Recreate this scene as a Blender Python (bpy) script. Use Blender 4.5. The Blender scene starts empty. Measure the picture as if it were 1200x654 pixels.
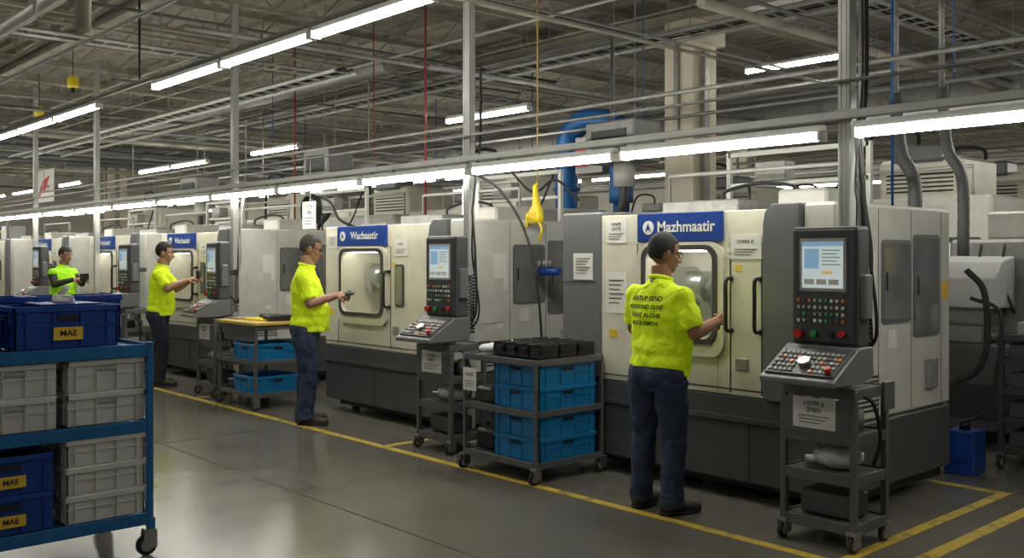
import bpy, bmesh, math, random
from mathutils import Vector, Matrix, Euler
from mathutils.bvhtree import BVHTree
random.seed(7)
scene=bpy.context.scene
COL=scene.collection
V=Vector
# ------------------------------------------------------------ materials
MATS={}
def pm(name,c,rough=.5,metal=0,ns=6,na=.08,bump=0,emit=0,emc=None,trans=0,coat=0,bs=None,bd=.01):
    if name in MATS: return MATS[name]
    m=bpy.data.materials.new(name); m.use_nodes=True
    nt=m.node_tree; b=nt.nodes['Principled BSDF']
    b.inputs['Roughness'].default_value=rough; b.inputs['Metallic'].default_value=metal
    tc=nt.nodes.new('ShaderNodeTexCoord')
    no=nt.nodes.new('ShaderNodeTexNoise'); no.inputs['Scale'].default_value=ns; no.inputs['Detail'].default_value=5
    nt.links.new(tc.outputs['Object'],no.inputs['Vector'])
    r=nt.nodes.new('ShaderNodeValToRGB')
    r.color_ramp.elements[0].position=.3; r.color_ramp.elements[1].position=.7
    r.color_ramp.elements[0].color=tuple(max(0,x*(1-na)) for x in c)+(1,)
    r.color_ramp.elements[1].color=tuple(min(1,x*(1+na)) for x in c)+(1,)
    nt.links.new(no.outputs['Fac'],r.inputs['Fac']); nt.links.new(r.outputs['Color'],b.inputs['Base Color'])
    if bump:
        bp=nt.nodes.new('ShaderNodeBump'); bp.inputs['Strength'].default_value=bump; bp.inputs['Distance'].default_value=bd
        n2=nt.nodes.new('ShaderNodeTexNoise'); n2.inputs['Scale'].default_value=bs or ns*4
        if bd>.01: n2.inputs['Distortion'].default_value=1.2; n2.inputs['Detail'].default_value=3
        nt.links.new(tc.outputs['Object'],n2.inputs['Vector'])
        nt.links.new(n2.outputs['Fac'],bp.inputs['Height']); nt.links.new(bp.outputs['Normal'],b.inputs['Normal'])
    if emit:
        b.inputs['Emission Color'].default_value=tuple(emc or c)+(1,); b.inputs['Emission Strength'].default_value=emit
    if trans: b.inputs['Alpha'].default_value=1-trans
    if coat: b.inputs['Coat Weight'].default_value=coat
    MATS[name]=m; return m
M_light=pm('machine_cream_paint',(.67,.645,.545),.34)
M_white=pm('machine_white_paint',(.57,.565,.53),.38)
M_grey=pm('machine_grey_paint',(.15,.155,.165),.33)
M_dark=pm('machine_base_grey',(.075,.079,.083),.38)
M_black=pm('black_plastic',(.012,.012,.014),.45)
M_rub=pm('black_rubber',(.015,.015,.015),.7)
M_steel=pm('brushed_steel',(.45,.46,.47),.3,.9,20)
M_gal=pm('galvanised_steel',(.33,.33,.32),.5,.4,14,.15)
M_hose=pm('grey_duct_hose',(.13,.135,.14),.5)
M_pole=pm('pole_grey_paint',(.45,.455,.44),.4,.2)
M_cartg=pm('trolley_grey_paint',(.12,.124,.126),.42,.2,10,.15)
M_cartb=pm('trolley_blue_paint',(.012,.125,.33),.36,.1,12,.15)
M_crate=pm('blue_crate_plastic',(.010,.18,.44),.35,0,6,.1)
M_crated=pm('dark_blue_bin_plastic',(.008,.05,.29),.33,0,6,.1)
M_bin=pm('grey_white_bin_plastic',(.55,.555,.55),.42,0,6,.06)
M_sign=pm('sign_blue',(.012,.05,.27),.35,0,5,.04)
M_paper=pm('paper',(.72,.72,.69),.8,0,5,.03)
M_ink=pm('ink',(.02,.025,.02),.8)
M_ylab=pm('yellow_label',(.75,.50,.04),.6)
M_yel=pm('yellow_paint',(.62,.42,.03),.6,0,30,.2)
M_red=pm('red_plastic',(.55,.02,.015),.35)
M_green=pm('green_plastic',(.03,.35,.08),.35)
M_orange=pm('orange_plastic',(.75,.2,.03),.35)
M_btn=pm('button_grey',(.36,.36,.35),.5)
M_screen=pm('screen_glow',(.35,.45,.5),.2,emit=.30,emc=(.66,.74,.72))
M_scr2=pm('screen_glow_blue',(.15,.3,.5),.2,emit=.25,emc=(.3,.5,.7))
M_scr3=pm('screen_glow_amber',(.6,.4,.1),.2,emit=.25,emc=(.8,.5,.15))
M_glass=pm('window_glass',(.3,.33,.32),.06,trans=.85)
M_glassd=pm('window_dark_glass',(.17,.175,.165),.08,na=.25,ns=3)
M_inner=pm('machine_interior',(.7,.7,.64),.5,0,4,.15)
M_worklamp=pm('machine_work_lamp',(.9,.9,.85),.5,emit=9,emc=(1,.97,.85))
M_tube=pm('fluorescent_tube',(.9,.95,.92),.5,emit=19.5,emc=(1,.97,.86))
M_tubef=pm('fluorescent_tube_far',(.9,.95,.92),.5,emit=16.5,emc=(1,.97,.86))
M_ceil=pm('ceiling_deck_paint',(.33,.31,.26),.7,0,2,.15)
M_beam=pm('beam_paint',(.38,.355,.30),.6,0,3,.15)
M_col=pm('column_beige',(.74,.68,.55),.7,0,3,.10,.2)
M_wall=pm('wall_paint',(.62,.60,.54),.7,0,1,.1)
M_duct=pm('blue_duct',(.015,.12,.36),.4,.2)
M_pred=pm('red_pipe',(.35,.03,.03),.5)
M_pblue=pm('blue_hose',(.02,.12,.4),.5)
M_skin=pm('skin',(.38,.20,.13),.5,0,20,.07)
M_skin2=pm('skin_tan',(.32,.16,.10),.5,0,20,.07)
M_hair=pm('hair',(.012,.009,.008),.6,0,60,.4,.6)
M_hairg=pm('hair_greying',(.05,.043,.04),.6,0,60,.5,.6)
M_shirt=pm('hivis_shirt',(.72,.93,.015),.8,0,8,.05,.8,bs=7,bd=.04,emit=.04,emc=(.7,1,.0))  # slight glow put into the cloth to brighten it, standing in for fluorescence
M_vest=pm('hivis_vest',(.42,.90,.02),.8,0,8,.05,.7,bs=7,bd=.035,emit=.035,emc=(.4,1,.0))  # same built-in glow as the shirt cloth
M_jean=pm('denim',(.026,.042,.09),.85,0,9,.4,.85,bs=7,bd=.035)
M_pants=pm('dark_trousers',(.016,.022,.04),.85,0,9,.3,.8,bs=7,bd=.03)
M_sleeve=pm('black_sleeve',(.02,.02,.022),.8)
M_shoe=pm('work_boot_leather',(.035,.027,.022),.6,0,20,.2)
M_eye=pm('eye_white',(.6,.58,.55),.3)
M_lip=pm('lips',(.28,.11,.09),.5)
M_wood=pm('bench_top',(.60,.42,.11),.5,0,8,.15)
M_ytop=pm('yellow_tray',(.78,.62,.02),.5)
M_cloth=pm('white_cloth',(.62,.63,.64),.85,0,10,.08,.5)
M_cab=pm('dark_cabinet',(.05,.055,.06),.4)

# floor
mf=bpy.data.materials.new('polished_concrete'); mf.use_nodes=True
nt=mf.node_tree; b=nt.nodes['Principled BSDF']; L=nt.links
tc=nt.nodes.new('ShaderNodeTexCoord')
def noise(sc,det=6,ro=.6):
    n=nt.nodes.new('ShaderNodeTexNoise'); n.inputs['Scale'].default_value=sc; n.inputs['Detail'].default_value=det; n.inputs['Roughness'].default_value=ro
    L.new(tc.outputs['Object'],n.inputs['Vector']); return n
def ramp(a,b_,pa=.3,pb=.7):
    r=nt.nodes.new('ShaderNodeValToRGB'); e=r.color_ramp.elements
    e[0].position=pa;e[1].position=pb;e[0].color=a;e[1].color=b_; return r
n1=noise(.5,4,.5); n2=noise(2.2,5,.5); n3=noise(40,2)
r1=ramp((.115,.106,.090,1),(.165,.154,.133,1)); L.new(n1.outputs['Fac'],r1.inputs['Fac'])
r2=ramp((.90,.90,.89,1),(1.06,1.06,1.05,1),.25,.75); L.new(n2.outputs['Fac'],r2.inputs['Fac'])
mx=nt.nodes.new('ShaderNodeMix'); mx.data_type='RGBA'; mx.blend_type='MULTIPLY'; mx.inputs[0].default_value=.9
L.new(r1.outputs['Color'],mx.inputs[6]); L.new(r2.outputs['Color'],mx.inputs[7])
L.new(mx.outputs[2],b.inputs['Base Color'])
rr=ramp((.17,.17,.17,1),(.25,.25,.25,1),.25,.75); L.new(n2.outputs['Fac'],rr.inputs['Fac']); L.new(rr.outputs['Color'],b.inputs['Roughness'])
bp=nt.nodes.new('ShaderNodeBump'); bp.inputs['Strength'].default_value=.04; bp.inputs['Distance'].default_value=.01
L.new(n3.outputs['Fac'],bp.inputs['Height']); L.new(bp.outputs['Normal'],b.inputs['Normal'])
M_joint=pm('floor_joint',(.045,.042,.037),.8)
mt=bpy.data.materials.new('worn_yellow_line'); mt.use_nodes=True
nt=mt.node_tree; b=nt.nodes['Principled BSDF']; L=nt.links
tc=nt.nodes.new('ShaderNodeTexCoord'); n=noise(9,8,.7)
r=ramp((.13,.11,.07,1),(.55,.39,.04,1),.36,.49); L.new(n.outputs['Fac'],r.inputs['Fac']); L.new(r.outputs['Color'],b.inputs['Base Color'])
b.inputs['Roughness'].default_value=.5

# ------------------------------------------------------------ mesh builder
class MB:
    def __init__(s): s.bm=bmesh.new(); s.mats=[]
    def mi(s,m):
        if m not in s.mats: s.mats.append(m)
        return s.mats.index(m)
    def merge(s,tmp,mat,M=None,smooth=False):
        i=s.mi(mat); tmp.verts.index_update()
        vs=[s.bm.verts.new((M@v.co) if M else v.co) for v in tmp.verts]
        for f in tmp.faces:
            try:
                g=s.bm.faces.new([vs[v.index] for v in f.verts]); g.material_index=i; g.smooth=bool(smooth and (f.smooth or smooth=='all'))
            except ValueError: pass
        tmp.free()
    def box(s,x0,x1,y0,y1,z0,z1,mat,bev=0,M=None,seg=1):
        t=bmesh.new(); bmesh.ops.create_cube(t,size=1)
        for v in t.verts: v.co=V((x0+(v.co.x+.5)*(x1-x0),y0+(v.co.y+.5)*(y1-y0),z0+(v.co.z+.5)*(z1-z0)))
        if bev: bmesh.ops.bevel(t,geom=t.edges[:],offset=bev,segments=seg,affect='EDGES',profile=.5)
        s.merge(t,mat,M)
    def tube(s,pts,r,mat,n=8,cap=True):
        pts=[V(p) for p in pts]; rs=r if isinstance(r,(list,tuple)) else [r]*len(pts)
        t=bmesh.new(); rings=[]; up=None
        for i,p in enumerate(pts):
            d=(pts[min(i+1,len(pts)-1)]-pts[max(i-1,0)])
            if d.length<1e-7: d=V((0,0,1))
            d.normalize()
            if up is None:
                up=V((0,0,1)) if abs(d.z)<.9 else V((0,1,0))
            a=d.cross(up)
            if a.length<1e-4: a=d.cross(V((1,0,.3)))
            a.normalize(); c=a.cross(d).normalized(); up=c
            rings.append([t.verts.new(p+rs[i]*(math.cos(2*math.pi*k/n)*a+math.sin(2*math.pi*k/n)*c)) for k in range(n)])
        for i in range(len(rings)-1):
            for k in range(n):
                f=t.faces.new([rings[i][k],rings[i][(k+1)%n],rings[i+1][(k+1)%n],rings[i+1][k]]); f.smooth=n>4
        if cap:
            t.faces.new(rings[0][::-1]); t.faces.new(rings[-1])
        bmesh.ops.recalc_face_normals(t,faces=t.faces)
        s.merge(t,mat,None,True)
    def prism(s,poly,axis,a0,a1,mat,bev=0,M=None):
        t=bmesh.new()
        def mk(p,a):
            return {'x':V((a,p[0],p[1])),'y':V((p[0],a,p[1])),'z':V((p[0],p[1],a))}[axis]
        A=[t.verts.new(mk(p,a0)) for p in poly]; B=[t.verts.new(mk(p,a1)) for p in poly]
        t.faces.new(A); t.faces.new(B[::-1]); n=len(poly)
        for i in range(n): t.faces.new([A[i],B[i],B[(i+1)%n],A[(i+1)%n]])
        bmesh.ops.recalc_face_normals(t,faces=t.faces)
        if bev: bmesh.ops.bevel(t,geom=t.edges[:],offset=bev,segments=1,affect='EDGES')
        s.merge(t,mat,M)
    def ell(s,c,r,mat,u=16,v=12,M=None,keep=None):
        t=bmesh.new(); bmesh.ops.create_uvsphere(t,u_segments=u,v_segments=v,radius=1)
        r=r if isinstance(r,(tuple,list)) else (r,r,r)
        for w in t.verts: w.co=V((c[0]+w.co.x*r[0],c[1]+w.co.y*r[1],c[2]+w.co.z*r[2]))
        if keep:
            d=[w for w in t.verts if not keep(w.co)]; bmesh.ops.delete(t,geom=d,context='VERTS')
        s.merge(t,mat,M,'all')
    def cap(s,p0,p1,r0,r1,mat,n=14):
        s.tube([p0,p1],[r0,r1],mat,n); s.ell(p0,r0,mat,n,8); s.ell(p1,r1,mat,n,8)
    def loft(s,rings,mat,n=28,M=None,pw=2.4):
        t=bmesh.new(); R=[]
        for (cx,cy,z,rx,ry) in rings:
            ring=[]
            for k in range(n):
                a=2*math.pi*k/n; c,q=math.cos(a),math.sin(a)
                ring.append(t.verts.new((cx+rx*math.copysign(abs(c)**(2/pw),c),cy+ry*math.copysign(abs(q)**(2/pw),q),z)))
            R.append(ring)
        for i in range(len(R)-1):
            for k in range(n): t.faces.new([R[i][k],R[i][(k+1)%n],R[i+1][(k+1)%n],R[i+1][k]])
        t.faces.new(R[0][::-1]); t.faces.new(R[-1])
        s.merge(t,mat,M,'all')
    def mesh(s,me,mat,M):
        t=bmesh.new(); t.from_mesh(me); s.merge(t,mat,M)
    def make(s,name,loc=(0,0,0),rot=0,parent=None,remesh=0,smooth=0,disp=0,scale=1):
        me=bpy.data.meshes.new(name); s.bm.to_mesh(me); s.bm.free()
        for m in s.mats: me.materials.append(m)
        return put(name,me,loc,rot,parent,remesh,smooth,disp,scale)
CL=bpy.data.textures.new('cloth_folds','CLOUDS'); CL.noise_scale=.10
def put(name,me,loc=(0,0,0),rot=0,parent=None,remesh=0,smooth=0,disp=0,scale=1):
    o=bpy.data.objects.new(name,me); COL.objects.link(o); o.location=loc; o.rotation_euler=(0,0,rot); o.scale=(scale,)*3
    if parent: o.parent=parent
    if remesh:
        m=o.modifiers.new('r','REMESH'); m.mode='VOXEL'; m.voxel_size=remesh; m.use_smooth_shade=True
    if smooth:
        m=o.modifiers.new('s','SMOOTH'); m.iterations=smooth; m.factor=.5
    if disp:
        m=o.modifiers.new('d','DISPLACE'); m.texture=CL; m.strength=disp; m.mid_level=.5; m.texture_coords='GLOBAL'
    return o
def empty(name,loc,rot=0,scale=1):
    e=bpy.data.objects.new(name,None); COL.objects.link(e); e.location=loc; e.rotation_euler=(0,0,rot); e.scale=(scale,)*3; e.empty_display_size=.1
    return e
TX={}
def text(body,size,bold=.02):
    k=(body,size)
    if k in TX: return TX[k]
    cu=bpy.data.curves.new('t','FONT'); cu.body=body; cu.size=size; cu.align_x='CENTER'; cu.align_y='CENTER'; cu.offset=size*bold
    o=bpy.data.objects.new('t',cu); COL.objects.link(o); bpy.context.view_layer.update()
    me=bpy.data.meshes.new_from_object(o.evaluated_get(bpy.context.evaluated_depsgraph_get()))
    bpy.data.objects.remove(o); TX[k]=me; return me
FRONT=Matrix.Rotation(math.pi/2,4,'X')
SIDEX=Matrix.Rotation(math.pi/2,4,'Z')@FRONT
def T(x,y,z): return Matrix.Translation((x,y,z))
def rrect(x0,x1,z0,z1,r,n=5):
    P=[]
    for cx,cz,a0 in ((x1-r,z1-r,0),(x0+r,z1-r,90),(x0+r,z0+r,180),(x1-r,z0+r,270)):
        for i in range(n+1):
            a=math.radians(a0+90*i/n); P.append((cx+r*math.cos(a),cz+r*math.sin(a)))
    return P
def catmull(P,n=6):
    P=[V(p) for p in P]; P=[P[0]*2-P[1]]+P+[P[-1]*2-P[-2]]; out=[]
    for i in range(1,len(P)-2):
        for k in range(n):
            t=k/n; a,b,c,d=P[i-1],P[i],P[i+1],P[i+2]
            out.append(.5*((2*b)+(c-a)*t+(2*a-5*b+4*c-d)*t*t+(3*b-a-3*c+d)*t**3))
    out.append(P[-2]); return out
def paper(mb,x,y,z,w,h,title=None):
    mb.box(x-w/2,x+w/2,y-.004,y,z-h/2,z+h/2,M_paper)
    if title: mb.mesh(text(title,h*.2),M_ink,T(x,y-.006,z+h*.2)@FRONT)
    n=3 if title else 6
    for i in range(n):
        zz=z+h*(-.1 if title else .3)-i*h*.11
        mb.box(x-w*.36,x+w*(.36-.1*(i%3)),y-.006,y-.003,zz-h*.012,zz+h*.012,M_ink)

# ------------------------------------------------------------ room
X0,X1,Y0,Y1,ZC=-44,7,-6,32,5.3
mb=MB(); mb.box(X0,X1,Y0,Y1,-.2,0,mf); mb.make('floor')
mb=MB()
for x in (-3.0,-8.1,-13.2,-18.3,-23.4): mb.box(x-.005,x+.005,Y0,4.4,0,.002,M_joint)
for y in (3.3,-.9): mb.box(-40,5,y-.005,y+.005,0,.002,M_joint)
mb.make('floor_joint_lines')
mb=MB()
mb.box(-30,-2.3,4.595,4.665,0,.003,mt)
mb.box(-2.615,-2.545,4.665,6.85,0,.003,mt); mb.box(-2.35,-2.27,4.4,6.75,0,.003,mt); mb.box(-3.1,-2.615,6.78,6.85,0,.003,mt)
for x in (-6.72,-10.45,-13.4): mb.box(x-.035,x+.035,4.665,5.3,0,.003,mt)
mb.make('yellow_floor_marking')
mb=MB(); mb.box(X0-.2,X0,Y0,Y1,0,ZC+.1,M_wall); mb.make('wall_left')
mb=MB(); mb.box(X1,X1+.2,Y0,Y1,0,ZC+.1,M_wall); mb.make('wall_right')
mb=MB(); mb.box(X0,X1,Y1,Y1+.2,0,ZC+.1,M_wall); mb.make('wall_back')
mb=MB(); mb.box(X0,X1,Y0-.2,Y0,0,ZC+.1,M_wall); mb.make('wall_front')
t=bmesh.new(); prev=None
prof=[(0,0),(.12,0),(.16,.06),(.26,.06),(.30,0)]
ys=[]
y=Y0
while y<Y1:
    for a,c in prof[:-1]: ys.append((y+a,ZC+c))
    y+=.30
for yy,zz in ys:
    a=t.verts.new((X0,yy,zz)); c=t.verts.new((X1,yy,zz))
    if prev: t.faces.new([prev[0],a,c,prev[1]])
    prev=(a,c)
mb=MB(); mb.merge(t,M_ceil); mb.box(X0,X1,Y0,Y1,ZC+.08,ZC+.1,M_ceil); mb.make('ceiling')
mb=MB()
def bar(a,b_,r,mat,m=None): (m or mb).tube([a,b_],r,mat,4)
x=-42
while x<5:
    mb.box(x-.03,x+.03,Y0,Y1,5.2,5.28,M_beam); mb.box(x-.03,x+.03,Y0,Y1,4.82,4.87,M_beam)
    y=Y0; f=0
    ymax=Y1 if x>-30 else 20
    while y<ymax:
        bar((x,y,4.85 if f else 5.22),(x,y+.35,5.22 if f else 4.85),.013,M_beam); f=1-f; y+=.35
    x+=1.9
mb.make('roof_bar_joists')
mb=MB()
for y in (-2,4.6,10.1,16,22,28):
    mb.box(X0,X1,y-.11,y+.11,4.62,4.65,M_beam); mb.box(X0,X1,y-.11,y+.11,4.79,4.82,M_beam); mb.box(X0,X1,y-.012,y+.012,4.65,4.79,M_beam)
mb.make('roof_girders')
for (x,y) in ((-7.7,10.1),(-28,10.1),(-15,22),(4.5,10.1)):
    mb=MB(); mb.box(x-.24,x+.24,y-.24,y+.24,0,4.62,M_col,.015)
    mb.box(x-.32,x+.32,y-.32,y+.32,4.3,4.5,M_col,.01); mb.box(x-.27,x+.27,y-.27,y+.27,0,.25,M_yel)
    mb.box(x+.24,x+.30,y-.10,y+.02,1.2,4.2,M_gal,.01); mb.box(x+.24,x+.34,y-.15,y+.15,1.2,1.6,M_gal,.01)
    mb.box(x-.06,x+.02,y-.28,y-.24,3.2,4.3,M_gal,.01)
    mb.make('concrete_column')
# ------------------------------------------------------------ overhead pipes / conduits / trays
mb=MB()
for i in range(46):
    y=random.uniform(10.8,24)
    if i<8: y=random.uniform(1,3.6)
    elif i<20: y=random.uniform(5.8,9.2)
    if abs(y-22)<.4: y+=.8
    z=random.uniform(3.5,4.6); r=random.choice([.015,.02,.03,.045]); xa=random.uniform(-42,-14); xb=random.uniform(-9,5)
    m=random.choice([M_gal,M_beam,M_gal,M_beam,M_pole,M_hose])
    if 8<=i<20: xa=random.uniform(-34,-12); xb=xa+random.uniform(6,14); r=random.choice([.012,.018,.025])
    mb.tube([(xa,y,z),(xb,y,z)],r,m,8)
    if i%3==0: mb.tube([(xb,y,z),(xb,y,max(2.2,z-1.3))],r,m,8); mb.ell((xb,y,z),r*1.3,m,8,6)
for i in range(48):
    x=random.uniform(-36,1); z=random.uniform(3.7,4.6); r=random.choice([.015,.02,.03,.05]); ya=random.uniform(1.5,7); yb=random.uniform(10,26)
    if abs(x+7.7)<.5: x+=1.1
    mb.tube([(x,ya,z),(x,yb,z)],r,random.choice([M_gal,M_beam,M_hose]),8)
for y,z in ((6.6,3.0),(7.2,2.75),(8.6,3.15)):
    mb.tube([(-36,y,z),(3,y,z)],.02,M_gal,8)
mb.make('overhead_pipework')
mb=MB()
def tray(x0,y0,x1,y1,z,w=.15):
    d=V((x1-x0,y1-y0,0)); Lg=d.length; d.normalize(); s=V((-d.y,d.x,0))*w
    for q in (s,-s):
        a=V((x0,y0,z))+q; c=V((x1,y1,z))+q; mb.tube([a,c],.028,M_pole,4)
    k=0
    while k<Lg:
        p=V((x0,y0,z))+d*k; mb.tube([p+s,p-s],.012,M_pole,4); k+=.3
    for q in (.05,-.02,.0): mb.tube([V((x0,y0,z+.03))+s*q*12,V((x1,y1,z+.03))+s*q*12],.014,M_rub,6)
    k=.5
    while k<Lg:
        p=V((x0,y0,z))+d*k; mb.tube([p+s,p+s+V((0,0,4.85-z))],.006,M_gal,4); mb.tube([p-s,p-s+V((0,0,4.85-z))],.006,M_gal,4); k+=2.4
tray(-34,6.1,-9.6,6.1,3.75); tray(-34,9.1,3,9.1,4.2,.2); tray(-12.5,2,-12.5,20,4.3); tray(-5.2,5.5,-5.2,20,4.35); tray(-34,15,3,15,3.6,.2)
mb.make('cable_trays')
mb=MB()
for i in range(60):
    x=random.uniform(-34,-1); y=random.uniform(5.8,20); z=random.uniform(2.9,3.6)
    mb.tube([(x,y,z),(x,y,4.85)],.008,random.choice([M_gal,M_gal,M_beam,M_pblue,M_pred,M_black]),5)
for x,y,m in ((-10.9,4.2,M_black),(-9.2,6.95,M_pred),(-8.3,6.8,M_gal),(-12.9,7.3,M_pred),(-3.9,7.9,M_pblue),(-4.3,8.1,M_gal)):
    mb.tube([(x,y,2.0 if y>5 else 3.6),(x,y,4.85)],.013,m,6)
mb.make('hanging_drop_lines')
mb=MB()
mb.tube(catmull([(-9.4,9.55,1.9),(-9.4,9.55,2.9),(-9.35,9.55,3.25),(-9.1,9.55,3.42),(-8.8,9.55,3.42),(-8.45,9.55,3.3),(-8.4,9.55,3.0),(-8.4,9.55,2.3)],8),.16,M_duct,16)
mb.tube([(-9.4,9.55,0),(-9.4,9.55,2.3)],.13,M_duct,14); mb.tube([(-8.4,9.55,0),(-8.4,9.55,2.5)],.11,M_duct,14)
for z in (2.5,2.9): mb.tube([(-9.4,9.55,z),(-9.4,9.55,z+.04)],.19,M_duct,16)
mb.box(-9.1,-8.6,9.4,9.7,2.7,3.2,M_gal,.01); mb.box(-9.05,-8.85,9.38,9.4,2.8,3.1,M_red,.004)
mb.make('blue_extraction_duct')
mb=MB()
mb.tube([(-30,14,3.9),(2,14,3.9)],.22,M_gal,16); mb.tube([(-26,7.7,4.25),(-11,7.7,4.25)],.13,M_gal,14)
for i in range(30): mb.tube([(-30+i,14,3.9),(-29.96+i,14,3.9)],.235,M_gal,16)
for i in range(7): mb.tube([(-26+i*2.3,7.7,4.25),(-26+i*2.3,7.7,4.85)],.01,M_gal,4)
for i in range(10): mb.tube([(-29+i*3.2,14,3.9),(-29+i*3.2,14,4.85)],.01,M_gal,4)
mb.make('ventilation_duct')
mb=MB()
for x,s in ((-3.75,1),(-3.35,.8)):
    pts=catmull([(x,8.0,1.6),(x,8.0,2.1),(x-.05,8.05,2.3),(x-.15,8.05,2.5),(x-.2,8.05,3.0)],10)
    mb.tube(pts,[.055*s*(1+.08*(k%2)) for k in range(len(pts))],M_hose,12); mb.tube([pts[-1],(x-.2,8.05,4.8)],.03*s,M_gal,10)
mb.make('exhaust_hoses')

# ------------------------------------------------------------ lights
def tube_light(name,x0,x1,y,z,mat,hang=4.8,rod=True):
    mb=MB()
    mb.box(x0,x1,y-.03,y+.03,z+.035,z+.075,M_pole)
    mb.box(x0+.02,x1-.02,y-.035,y+.035,z-.015,z+.035,mat,.012)
    mb.box(x0,x0+.02,y-.045,y+.045,z-.02,z+.04,M_paper); mb.box(x1-.02,x1,y-.045,y+.045,z-.02,z+.04,M_paper)
    if rod:
        for xx in (x0+.15,x1-.15): mb.tube([(xx,y,z+.07),(xx,y,hang)],.004,M_gal,4)
    return mb.make(name)
x=-2.99
tube_light('added_fill_tube',-2.79,-1.2,5.2,2.30,M_tube,rod=False)
tube_light('added_fill_tube',-1.12,.45,5.2,2.30,M_tube,rod=False)
while x>-26:
    tube_light('added_fill_tube',x-1.57,x,5.2,2.30,M_tube,rod=False); x-=1.64
x=-3.6
k=0
while x>-25:
    if k!=4: tube_light('added_fill_tube',x-1.55,x,4.0,3.35,M_tube)
    x-=1.6; k+=1
for a in (-10.1,-15.6,-19.0,-20.7,-26):
    tube_light('added_fill_tube',a,a+1.6,8.0,3.38,M_tube)
tube_light('added_fill_tube',-7.6,-6.0,11.2,4.1,M_tube)
for a in (-4.9,-3.2,-1.5): tube_light('added_fill_tube',a,a+1.6,9.3,2.95,M_tube)
for y,z in ((12.5,3.2),(16,3.3),(20,3.2),(25,3.3),(29,3.0)):
    x=1-random.random()
    while x>-40:
        if random.random()<.68: tube_light('added_fill_tube',x-2.4,x,y,z,M_tubef)
        x-=2.7
x=-30
while x>-42:
    tube_light('added_fill_tube',x-2.4,x,8.6,3.5,M_tubef); tube_light('added_fill_tube',x-2.4,x,4.2,3.5,M_tubef); x-=3.2  # tube rows added to brighten the dark far end of the hall
for x in (-1,-4.4,-7.8,-11.2): tube_light('added_fill_tube',x-1.57,x,.6,4.2,M_tube)  # unseen tubes added as fill for the near cart and the men's backs
for x in (-2,-7,): tube_light('added_fill_tube',x-1.57,x,-2.6,4.2,M_tube)  # further added fill tubes, out of view
mb=MB()
mb.box(-27,1.2,5.175,5.225,2.395,2.445,M_pole,.005)
mb.box(-27,1.2,4.0-.02,4.0+.02,3.44,3.47,M_gal)
mb.tube([(-27,5.215,2.62),(1.2,5.215,2.62)],.012,M_gal,6)
mb.make('light_support_rail')
for x,r in ((-2.88,.04),(-6.36,.038),(-10.74,.038),(-15.4,.038),(-18.5,.038)):
    mb=MB(); mb.box(x-r,x+r,5.235,5.235+2*r,.02,4.61,M_pole,.006)
    for q in (-r*.4,r*.4): mb.box(x+q-.003,x+q+.003,5.232,5.235,.1,4.6,M_gal)
    mb.box(x-.09,x+.09,5.22,5.34,0,.02,M_pole); mb.box(x-.055,x+.055,5.226,5.235,2.38,2.46,M_pole,.003)
    mb.make('steel_support_pole')

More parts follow.
